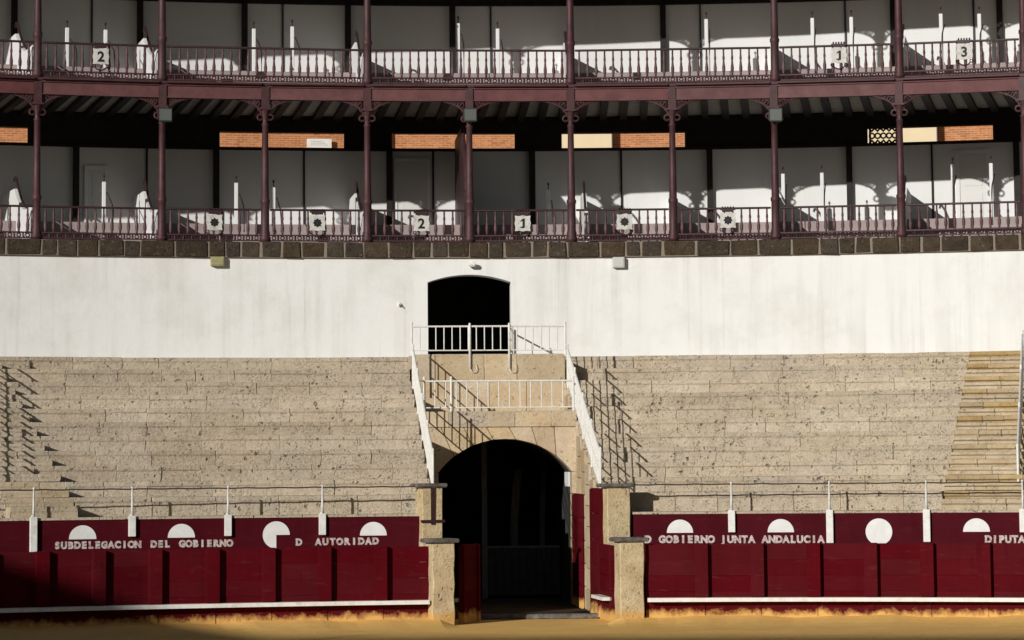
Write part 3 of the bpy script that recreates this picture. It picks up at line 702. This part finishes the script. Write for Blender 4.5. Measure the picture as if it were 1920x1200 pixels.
# doors in the back wall
def gdoor(px0, px1, ytop, k, label, plate=False):
    a, b = TH(px0,340 if k == 0 else 50,RBK), TH(px1,340 if k == 0 else 50,RBK); t = (a+b)/2; w = (b-a)*RBK/2; h = ZZ((px0+px1)/2, ytop, RBK)-zf(k)-.6
    o = empty('gallery_door', P(t,RBK-.003,zf(k)+.602), -t, label, 'door')
    bm = B(); box(bm, -w, w, -.03, 0, 0, h); mk('door_leaf', bm, 'door', o)
    bm = B(); box(bm, -w-.09, -w-.003, -.05, 0, 0, h+.09); box(bm, w+.003, w+.09, -.05, 0, 0, h+.09); box(bm, -w-.002, w+.002, -.05, 0, h+.003, h+.09); mk('door_frame', bm, 'plaster2', o)
    bm = B()
    for z_ in (.15, h*.55): box(bm, -w+.1, w-.1, -.042, -.031, z_, z_+h*.36)
    mk('door_panel', bm, 'door', o)
    if plate: bm = B(); box(bm, w-.16, w-.04, -.06, -.031, .42, .56); mk('lock_box', bm, 'black', o)
gdoor(745, 800, 304, 0, 'painted door in the lower gallery back wall left of the maroon screen', True)
gdoor(165, 195, 318, 0, 'plain door in the lower gallery wall near the left edge')
gdoor(1800, 1850, 288, 0, 'plain door in the lower gallery wall near the right edge')

# columns
def col_mesh():
    me = {}
    bm = B(); lathe(bm, [(.125,0),(.125,.1),(.1,.14),(.112,.2),(.095,.26),(.092,.85),(.108,.88),(.108,.94),(.086,.97),(.066,zBm0-.62),(.08,zBm0-.6),(.08,zBm0-.57)], 12); me['shaft'] = finish(bm, True)
    bm = B(); c = zBm0-.42
    lathe(bm, [(.06,zBm0-.57),(.055,c-.06),(.07,c+.05),(.1,zBm0-.26)], 10)
    for s in (1,-1):
        tube(bm, ringpts(s*.11, c, .065, 10), .022, 5, True)
        tube(bm, [(x*0, s*.11+0, z) if False else (0, s*(.11+.065*math.cos(a)), c+.065*math.sin(a)) for a in [2*math.pi*i/10 for i in range(10)]][:10], .022, 5, True) if False else None
    box(bm, -.125, .125, -.11, .11, zBm0-.26, zBm0-.22)
    me['capital'] = finish(bm)
    bm = B(); box(bm, -.085, .085, -.085, .085, zBm0-.218, zBm1-.0); box(bm, -.12, .12, -.115, .085, zBm1-.06, zBm1+.0)
    me['beam_post'] = finish(bm)
    return me
cm = col_mesh()
def place_cols(ths, k, nm):
    vis = [i for i, t in enumerate(ths)]
    for i, t in enumerate(ths):
        inview = (LC if k == 0 else UC)[i]
        idx = sum(1 for q in (LC if k == 0 else UC)[:i] if 0 < q < 1924)
        if inview < 0: lab = 'maroon iron column of the %s gallery %s the left edge' % (nm, 'just past' if inview > -200 else 'well past')
        elif inview > 1924: lab = 'maroon iron column of the %s gallery %s the right edge' % (nm, 'just past' if inview < 1990 else 'well past')
        else: lab = 'slender maroon iron column of the %s gallery, %s from the left' % (nm, ORD[idx])
        o = empty('iron_column', P(t,RG,zf(k)), -t, lab, 'column', 'iron columns of the %s gallery' % nm)
        for part in ('shaft','capital','beam_post'): mk(part, cm[part], 'iron', o).scale.z = 1+k*UPX/zBm0
place_cols(lowT, 0, 'lower'); place_cols(upT, 1, 'upper')
# beams with arched brackets
def bracket(bm, x, s, L, hb, yb=0):
    r = .5 if L > .5 else L
    zt = zBm0
    pts = []
    for i in range(11):
        a = math.pi/2*i/10; pts.append((x+s*(L*(1-math.cos(a))), yb, zt-.02-hb*(1-math.sin(a))))
    tube(bm, pts, .021, 5)
    tube(bm, ringpts(x+s*.105, zt-.115, .07, 10, yb), .018, 5, True)
    tube(bm, ringpts(x+s*.25, zt-.075, .045, 8, yb), .015, 5, True)
    tube(bm, ringpts(x+s*.36, zt-.055, .028, 6, yb), .014, 5, True)
    tube(bm, ringpts(x+s*.045, zt-.235, .035, 8, yb), .015, 5, True)
    tube(bm, [(x+s*.03,yb,zt-.02),(x+s*.16,yb,zt-.17)], .02, 5)
    tube(bm, [(x+s*.18,yb,zt-.02),(x+s*.3,yb,zt-.12)], .017, 5)
def bays(ths, k, nm, pxs):
    for i, (a, b) in enumerate(zip(ths, ths[1:])):
        A, Bq = P(a,RG,zf(k)), P(b,RG,zf(k)); d = Bq-A; L = d.length; rot = math.atan2(d.y, d.x); mid = (A+Bq)/2
        yield i, A, Bq, L, rot, mid, (pxs[i]+pxs[i+1])/2
def where(pxm, px_all):
    vis = sorted(p for p in px_all if -70 < p < 1990)
    if pxm in vis:
        i = vis.index(pxm); return '%s from the left' % ORD[i]
    return 'past the left edge' if pxm < 0 and pxm > -200 else ('well past the left edge' if pxm < 0 else 'past the right edge')
for k, ths, nm, pxs in ((0, lowT, 'lower', LC), (1, upT, 'upper', UC)):
    mids = [(a+b)/2 for a, b in zip(pxs, pxs[1:])]
    for i, A, Bq, L, rot, mid, pxm in bays(ths, k, nm, pxs):
        o = empty('gallery_beam', mid+Vector((0,0,UPX*k)), rot, 'faded maroon beam with arched scroll brackets over the %s gallery, %s' % (nm, where(pxm, mids)), 'beam', 'beams over the %s gallery' % nm)
        bm = B(); e = L/2-.09
        box(bm, -e, e, -.05, .06, zBm0, zBm1-.1); box(bm, -e, e, -.085, .06, zBm1-.098, zBm1-.05); box(bm, -e, e, -.065, .06, zBm0-.03, zBm0-.002)
        if k == 1: box(bm, -e, e, -.04, .05, zBm1-.049, zBm1-.002)
        mk('girder', bm, 'beam', o)
        if k == 0: bm = B(); box(bm, -e, e, -.17, .06, zBm1-.048, zBm1-.005); mk('floor_edge', bm, 'iron', o)
        for s in (-1, 1):
            bm = B(); bracket(bm, -s*(L/2-.085), s, .85 if L > 3 else .72, .36); mk('bracket', bm, 'iron', o)

# balustrades
def bal_mesh():
    bm = B(); lathe(bm, [(.024,.17),(.024,.22),(.036,.26),(.04,.34),(.028,.42),(.021,.5),(.03,.56),(.021,.62),(.02,.76)], 7); return finish(bm, True)
balm = bal_mesh()
for k, ths, nm, pxs in ((0, lowT, 'lower', LC), (1, upT, 'upper', UC)):
    mids = [(a+b)/2 for a, b in zip(pxs, pxs[1:])]
    hr = ZZ(960, 393, RG)-zL if k == 0 else ZZ(960, 94, RG)-zU
    sc = hr/.79
    for i, A, Bq, L, rot, mid, pxm in bays(ths, k, nm, pxs):
        o = empty('balustrade', mid, rot, 'dark maroon iron balustrade of the %s gallery, %s' % (nm, where(pxm, mids)), 'balustrade', 'balustrades of the %s gallery' % nm)
        e = L/2-.1; y = -.02
        bm = B(); box(bm, -e, e, y-.035, y+.035, hr-.045, hr); bmesh.ops.bevel(bm, geom=bm.edges, offset=.01, segments=1, affect='EDGES'); mk('handrail', bm, 'darkiron', o)
        bm = B(); box(bm, -e, e, y-.03, y+.03, .135, .165); box(bm, -e, e, y-.03, y+.03, .02, .045); mk('bottom_rail', bm, 'iron', o)
        n = max(4, round(2*e/.188)); fm = B()
        for j in range(n):
            x = -e+2*e*(j+.5)/n
            mb = mk('baluster', balm, 'baluster', o, loc=(x,y,0)); mb.scale.z = 1.0 if abs(sc-1) < .02 else sc
            tube(fm, ringpts(x, .09, .042, 8, y), .014, 4, True)
            tube(fm, [(x+e/n,y,.045),(x+e/n,y,.135)], .022, 4)
        mk('pierced_frieze', fm, 'iron', o)

# signs on the balustrades
def sign(px, py, k, what, label):
    R = RG-.1; t, z = cyl(px, py, R); s = .175
    o = empty('balustrade_sign', P(t,R,z-s), -t, label, 'sign', 'white signs on the balustrades')
    pts = [(-s,-s),(-s*.5,-s*.93),(0,-s*1.04),(s*.5,-s*.93),(s,-s),(s*.93,-s*.5),(s*1.04,0),(s*.93,s*.5),(s,s),(s*.5,s*.93),(0,s*1.04),(-s*.5,s*.93),(-s,s),(-s*.93,s*.5),(-s*1.04,0),(-s*.93,-s*.5)]
    bm = B(); prism(bm, [(x,z_+s) for x, z_ in pts], -.02, .005); mk('plate', bm, 'signwhite', o)
    if what == 'star':
        p = [((.105 if i % 2 == 0 else .078)*math.cos(math.pi*i/8), s+(.105 if i % 2 == 0 else .078)*math.sin(math.pi*i/8)) for i in range(16)]
        bm = B(); prism(bm, p, -.026, -.019); mk('emblem', bm, 'black', o)
        bm = B(); prism(bm, [(.028*math.cos(math.pi*i/5), s+.028*math.sin(math.pi*i/5)) for i in range(10)], -.03, -.025); mk('emblem_centre', bm, 'darkiron', o)
    else:
        if what == '1':
            bm = B(); prism(bm, [(-.02,0),(.03,0),(.045,.03),(.045,.215),(.0,.215),(-.055,.16),(-.045,.145),(-.005,.17),(-.005,.045),(-.03,.03),(-.055,.04),(-.06,.02)], -.003, .003)
        else: bm = text_bm(what, .31, offset=.009, extr=.003)
        for v in bm.verts: v.co += Vector((0, -.023, s-.108))
        mk('numeral', bm, 'black', o)
    bm = B()
    box(bm, -.13, .13, -.015, .01, 2*s+.01, 2*s+.075); box(bm, -.17, .17, -.02, .012, 2*s+.05, 2*s+.09)
    for x in (-.12,-.06,0,.06,.12): lathe(bm, [(.012,2*s+.09),(.022,2*s+.11),(.006,2*s+.14)], 6, x, 0)
    mk('crest', bm, 'darkiron', o); bm = B()
    tube(bm, ringpts(0, .02, .15, 9, 0, math.pi*1.15, math.pi*1.85, False), .016, 5)
    for x in (-.15,.15): tube(bm, ringpts(x, -.03, .035, 8, 0), .012, 4, True)
    mk('foot_scroll', bm, 'darkiron', o)
for px, py, k, w_, lab in ((189,106,1,'2','white sign with a figure two on the upper balustrade near the left edge'),
    (1573,104,1,'1','white sign with a figure one and dark crest between two upper columns at right'),
    (1808,97,1,'3','white sign with a figure three on the upper balustrade, nearest the right edge'),
    (402,417,0,'star','white sign with black star on the lower balustrade, leftmost of the star signs'),
    (595,418,0,'star','white sign with black star on the lower balustrade, second from the left'),
    (790,419,0,'2','white sign with a figure two on the lower balustrade, left of the floodlit middle column'),
    (980,419,0,'1','white sign with a figure one on the lower balustrade, right of the maroon screen'),
    (1171,416,0,'star','white sign with black star on the lower balustrade, third from the left'),
    (1365,413,0,'star','white sign with black star on the lower balustrade, rightmost of the star signs')):
    sign(px, py, k, w_, lab)

# floodlights at the capitals
for px, lab in ((310,'grey box floodlight on the second lower column from the left'),(882,'grey box floodlight on the lower column above the white doorway'),(1455,'grey box floodlight on the lower column nearest the right stair')):
    t, z = cyl(px, 216, RG-.3); o = empty('floodlight', P(t,RG-.3,z-.15), -t, lab, 'floodlight', 'grey floodlights on the columns')
    bm = B(); v = box(bm, -.15, .15, -.09, .1, 0, .3)
    for q in (v[2], v[3], v[6], v[7]): q.co.x *= .7
    bmesh.ops.bevel(bm, geom=bm.edges, offset=.015, segments=1, affect='EDGES'); mk('housing', bm, 'floodlight', o)
    bm = B(); box(bm, -.125, .125, -.1, -.091, .03, .27); mk('glass', bm, 'lens', o)
    bm = B(); box(bm, -.015, .015, .1, .22, .13, .17); box(bm, -.17, -.152, -.02, .1, .05, .2); box(bm, .152, .17, -.02, .1, .05, .2); mk('bracket', bm, 'darkiron', o)

# radial partitions with scrolled iron tops
def partition(t, k, lab):
    o = empty('seat_partition', P(t,RG,zf(k)), -t, lab, 'partition', 'white partitions between gallery boxes')
    prof = [(.18,0),(.18,.74)]
    for i in range(9):
        u = i/8; prof.append((1.0+1.7*u, .74+.62*u**1.8))
    prof += [(GD-.01,1.38),(GD-.01,0)]
    bm = B(); a = [bm.verts.new((-.05,y,z)) for y, z in prof]; b = [bm.verts.new((.05,y,z)) for y, z in prof]
    bm.faces.new(a); bm.faces.new(b[::-1])
    for i in range(len(prof)): bm.faces.new((a[i], b[i], b[(i+1)%len(prof)], a[(i+1)%len(prof)]))
    mk('panel', bm, 'plaster2', o)
    bm = B(); pts = [(0,1.0+1.7*u, .78+.8*u**1.7) for u in [i/10 for i in range(11)]]+[(0,2.85,1.64),(0,2.95,1.62),(0,2.98,1.55)]
    tube(bm, [(0,.2,.78)]+pts, .028, 6); mk('iron_scroll', bm, 'darkiron', o)
parts0 = [(2,'first'),(3,'second'),(5,'third'),(8,'fifth'),(9,'sixth'),(10,'seventh')]
for i, od in parts0: partition(lowT[i]-.001, 0, 'white curved-top partition of the lower gallery behind the column, %s from the left' % {2:'first',3:'second',5:'third',8:'fourth',9:'fifth',10:'sixth'}[i])
partition(TH(1100,420,RG+.4), 0, 'white curved-top partition of the lower gallery standing between two columns')
for i in range(1, 8): partition(upT[i]-.001, 1, 'white curved-top partition of the upper gallery behind the column, %s from the left' % ORD[i-1])

# white aisle posts with handrails in front of the back walls
def aisle(px, py, k, lab, y=2.6, top=None):
    R = RG+y; t = TH(px, py, R); zb = zf(k)+.6
    zt = ZZ(px, py, R)-zb if top is None else top
    o = empty('aisle_post', P(t,R,zb), -t, lab, 'post', 'white aisle posts of the galleries')
    bm = B(); box(bm, -.042, .042, -.042, .042, 0.002, zt); bmesh.ops.bevel(bm, geom=bm.edges, offset=.008, segments=1, affect='EDGES'); mk('shaft', bm, 'plaster2', o)
    bm = B(); lathe(bm, [(.012,zt),(.012,zt+.1),(.03,zt+.13),(.012,zt+.17)], 6); tube(bm, [(.075,.03,zt-.25),(.075,-.9,zt-.6),(.075,-1.05,zt-.8),(.075,-1.05,-.25)], .016, 6); mk('handrail', bm, 'darkiron', o)
for j, px in enumerate((195,443,513,1028,1468,1541,1786,1858)):
    aisle(px, {195:335,443:337,513:345,1028:350,1468:320,1541:318,1786:303,1858:300}[px]+6, 0, 'white aisle post in the lower gallery, %s from the left' % ORD[j])
for j, px in enumerate((126,198,476,548,859,933,1324,1523,1596,1764,1836)):
    aisle(px, {126:48,198:52,476:50,548:46,859:40,933:50,1324:32,1523:30,1596:28,1764:22,1836:22}[px]+4, 1, 'white aisle post in the upper gallery, %s from the left' % ORD[j])

# tall maroon screen behind the middle column
t = TH(868, 330, RG+1.6)
o = empty('box_screen', P(t,RG,zf(0)), -t, 'tall maroon screen with a curved top behind the middle lower column', 'screen')
zt = ZZ(868,250,RG+3)-zL
prof = [(.3,0),(.3,1.2)]+[(.3+1.5*u**2, 1.2+(zt-1.2)*u) for u in [i/8 for i in range(1,9)]]+[(GD-.02,zt),(GD-.02,0)]
bm = B(); a = [bm.verts.new((-.04,y,z)) for y, z in prof]; b = [bm.verts.new((.04,y,z)) for y, z in prof]
bm.faces.new(a); bm.faces.new(b[::-1])
for i in range(len(prof)): bm.faces.new((a[i], b[i], b[(i+1)%len(prof)], a[(i+1)%len(prof)]))
mk('panel', bm, 'darkiron', o)
bm = B(); tube(bm, [(0,y-.02,z) for y, z in prof[1:-2]], .045, 6); mk('edge_moulding', bm, 'iron', o)

# small fittings on the white wall
for px, py, w, h, m_, lab in ((408,490,.30,.21,'mossy','yellowish box fixed under the cornice left of the doorway'),(1160,492,.27,.24,'greybox','pale grey box fixed under the cornice right of the doorway')):
    t, z = cyl(px, py, RW-.1); o = empty('wall_box', P(t,RW,z-h/2), -t, lab, 'box')
    bm = B(); box(bm, -w/2, w/2, -.14, -.002, 0, h); bmesh.ops.bevel(bm, geom=bm.edges, offset=.012, segments=1, affect='EDGES'); mk('case', bm, m_, o)
    bm = B(); box(bm, -w/2+.03, w/2-.03, -.15, -.141, .03, h-.03); mk('lid', bm, m_, o)
t, z = cyl(885, 495, RW-.1); o = empty('wall_lamp', P(t,RW,z-.06), -t, 'small white lamp on a bracket above the upper doorway', 'lamp')
bm = B(); v = box(bm, -.1, .08, -.2, -.08, 0, .09); bmesh.ops.bevel(bm, geom=bm.edges, offset=.02, segments=2, affect='EDGES'); mk('housing', bm, 'white', o)
bm = B(); box(bm, -.02, .02, -.1, -.002, .03, .06); box(bm, -.04, .04, -.02, -.001, 0, .12); mk('bracket', bm, 'white', o)
t, z = cyl(749, 568, RW-.05); o = empty('wall_socket', P(t,RW,z-.04), -t, 'tiny fitting on the white wall left of the doorway', 'socket')
bm = B(); lathe(bm, [(.045,0),(.05,.03),(.03,.07)], 8); bm.transform(Matrix.Rotation(math.pi/2,4,'X')@Matrix.Translation((0,0,.002))); mk('cup', bm, 'white', o)
bm = B(); tube(bm, [(0,-.07,0),(0,-.11,-.01),(.01,-.13,-.04)], .012, 5); mk('nozzle', bm, 'darkiron', o)

# ------------------------------------------------------------------ buildings outside the ring
def building(name, px0, px1, R, h, m, label, z_win=(2.0,5.2,8.4,11.6,17.6,20.8), pxc=None, depth=12):
    a, b = pt(px0,262,R), pt(px1,262,R); d = b-a; L = d.length; rot = math.atan2(d.y, d.x)
    o = empty(name, (a+b)/2, rot, label, 'building', None)
    bm = B(); box(bm, -L/2, L/2, 0, depth, 0, h); mk('wall', bm, m, o)
    bm = B(); box(bm, -L/2-.15, L/2+.15, -.2, depth+.2, h+.003, h+.4); mk('roof', bm, 'slate', o)
    n = max(1, int(L/3.2))
    for z in z_win:
        if z+1.5 > h: continue
        for i in range(n):
            x = -L/2+L*(i+.5)/n
            w_ = B(); box(w_, x-.6, x+.6, -.05, -.004, z, z+1.4); wo = mk('window', w_, 'cream', o)
            w_ = B(); box(w_, x-.5, x+.5, -.06, -.051, z+.1, z+1.3); mk('pane', w_, 'glass', wo)
    return o
building('brick_building', -420, 700, 72, 24, 'brick', 'orange brick apartment block seen through the left gallery openings')
building('brick_building', 702, 1052, 73, 23, 'brick', 'orange brick block seen through the opening above the painted gallery door')
building('rendered_building', 1053.5, 1146.5, 72.5, 23, 'cream', 'narrow cream building seen through the opening beside an orange brick one')
building('brick_building', 1148, 1500, 73, 22, 'brick', 'orange brick block seen right of the narrow cream building')
building('rendered_building', 1502, 1756, 72, 24, 'cream', 'cream building seen through the opening at far right beside the pierced grille')
building('brick_building', 1757.5, 2300, 72.6, 24, 'brick', 'orange brick block seen through the opening furthest right')
t, z = cyl(598, 270, 71.7)
o = empty('facade_sign', P(t,71.6,z-.12), -TH(200,262,72), 'small white sign board on the orange brick block at left', 'sign')
bm = B(); box(bm, -.42, .42, -.05, .0, -.02, .28); mk('board', bm, 'whitemark', o)
bm = B()
for j in range(3): box(bm, -.3, .28-.07*j, -.056, -.051, .06+.06*j, .085+.06*j)
mk('faded_print', bm, 'greybox', o)

# the rest of the ring behind the photographer: its eaves shade the left end of the barrier
def reach(p, R):                                    # how far towards the sun until the ring of radius R
    h = Vector((to_sun.x, to_sun.y)).normalized(); b = 2*(p[0]*h.x+p[1]*h.y); c = p[0]**2+p[1]**2-R*R
    return (-b+math.sqrt(b*b-4*c))/2
pl = P(TH(40,1120,RB), RB)
eave = reach(pl, 37.4)*math.tan(R_(SUN_EL))+.55
op = empty('opposite_stand', (0,-RB,0), 0, 'the rest of the ring stands behind the photographer', 'stand')
ta, tb = tr+.02, tl+2*math.pi-.02
def oarc(name, Ra, Rb, za, zb, m_):
    bm = B(); arc(bm, Ra, Rb, ta, tb, za, zb, 90); mkw(name, bm, m_, op)
oarc('barrier', RB, RB+.06, 0, zBt, 'maroon'); oarc('inner_wall', RC, RC+.3, 0, zCt, 'maroon2')
for k in range(N): oarc('seat_row', rowR(k), rowR(k)+DR-.003 if k < N-1 else RW-.003, 0, rowZ(k), 'stone')
oarc('ring_wall', RW, RW+.5, 0, zL, 'plaster')
for k in (0, 1):
    oarc('gallery_back', RBK, RBK+.3, zf(k)+.003, zf(k)+zBm1-.2, 'plaster2'); oarc('gallery_slab', RG, RBK+.4, zf(k)+(0 if k else .003)-(.15 if k else 0), zf(k)+(0 if k else .1), 'seat')
    oarc('gallery_girder', RG-.05, RG+.06, zf(k)+zBm0-(.25 if k else 0), zf(k)+zBm1-.16 if k == 0 else eave+.02, 'beam')
    bm = B(); arc(bm, RG-.05, RG+.06, tl, (lowT, upT)[k][0], zf(k)+zBm0-.2+UPX*k, zf(k)+zBm1-.13 if k == 0 else zf(2)+.33+UPX, 12); mkw('gallery_girder', bm, 'beam', op)
    oarc('gallery_parapet', RG-.05, RG-.02, zf(k)+.7, zf(k)+.79, 'darkiron')
bm = B(); arc(bm, 37.4, RBK+1.6, ta, tb, eave-.12, eave, 90)
for v in bm.verts: v.co.z += (math.hypot(v.co.x, v.co.y)-37.4)*.22
mkw('roof', bm, 'slate', op)
for i in range(40):
    t = ta+(tb-ta)*(i+.5)/40
    bm = B(); lathe(bm, [(.1,zL),(.07,zf(1)+zBm1)], 6); mk('column', bm, 'iron', op, loc=P(t,RG,0)-op.location)
# unseen block added farther off, sized so its roof line shades the near sand
sh = Vector((math.sin(R_(SUN_AZ)), math.cos(R_(SUN_AZ)), 0)); dist = 92
e0, e1 = Vector((-10.5, 22.0, 0)), Vector((4.0, 21.4, 0))
ed = (e1-e0).normalized(); mid = (e0+e1)/2-sh*dist
hb = dist*math.tan(R_(SUN_EL))
o = empty('shade_block', mid, math.atan2(ed.y, ed.x), 'unseen tall block added beyond the opposite stand to shade the near sand', 'building')
bm = B(); box(bm, -9, 26, -14, 0, 0, hb); mk('wall', bm, 'cream', o)
bm = B(); box(bm, -9.2, 26.2, -14.2, .05, hb+.003, hb+.06); mk('roof', bm, 'slate', o)
for i in range(1, 9):
    bm = B(); box(bm, -8.5, 25.5, .005, 1.2, hb*i/9-.15, hb*i/9); mk('balcony', bm, 'cream', o)
    for j in range(8):
        bm = B(); x = -7.5+j*4.3; box(bm, x, x+1.6, .004, .03, hb*(i-1)/9+.3, hb*(i-1)/9+2.4); mk('window', bm, 'glass', o)
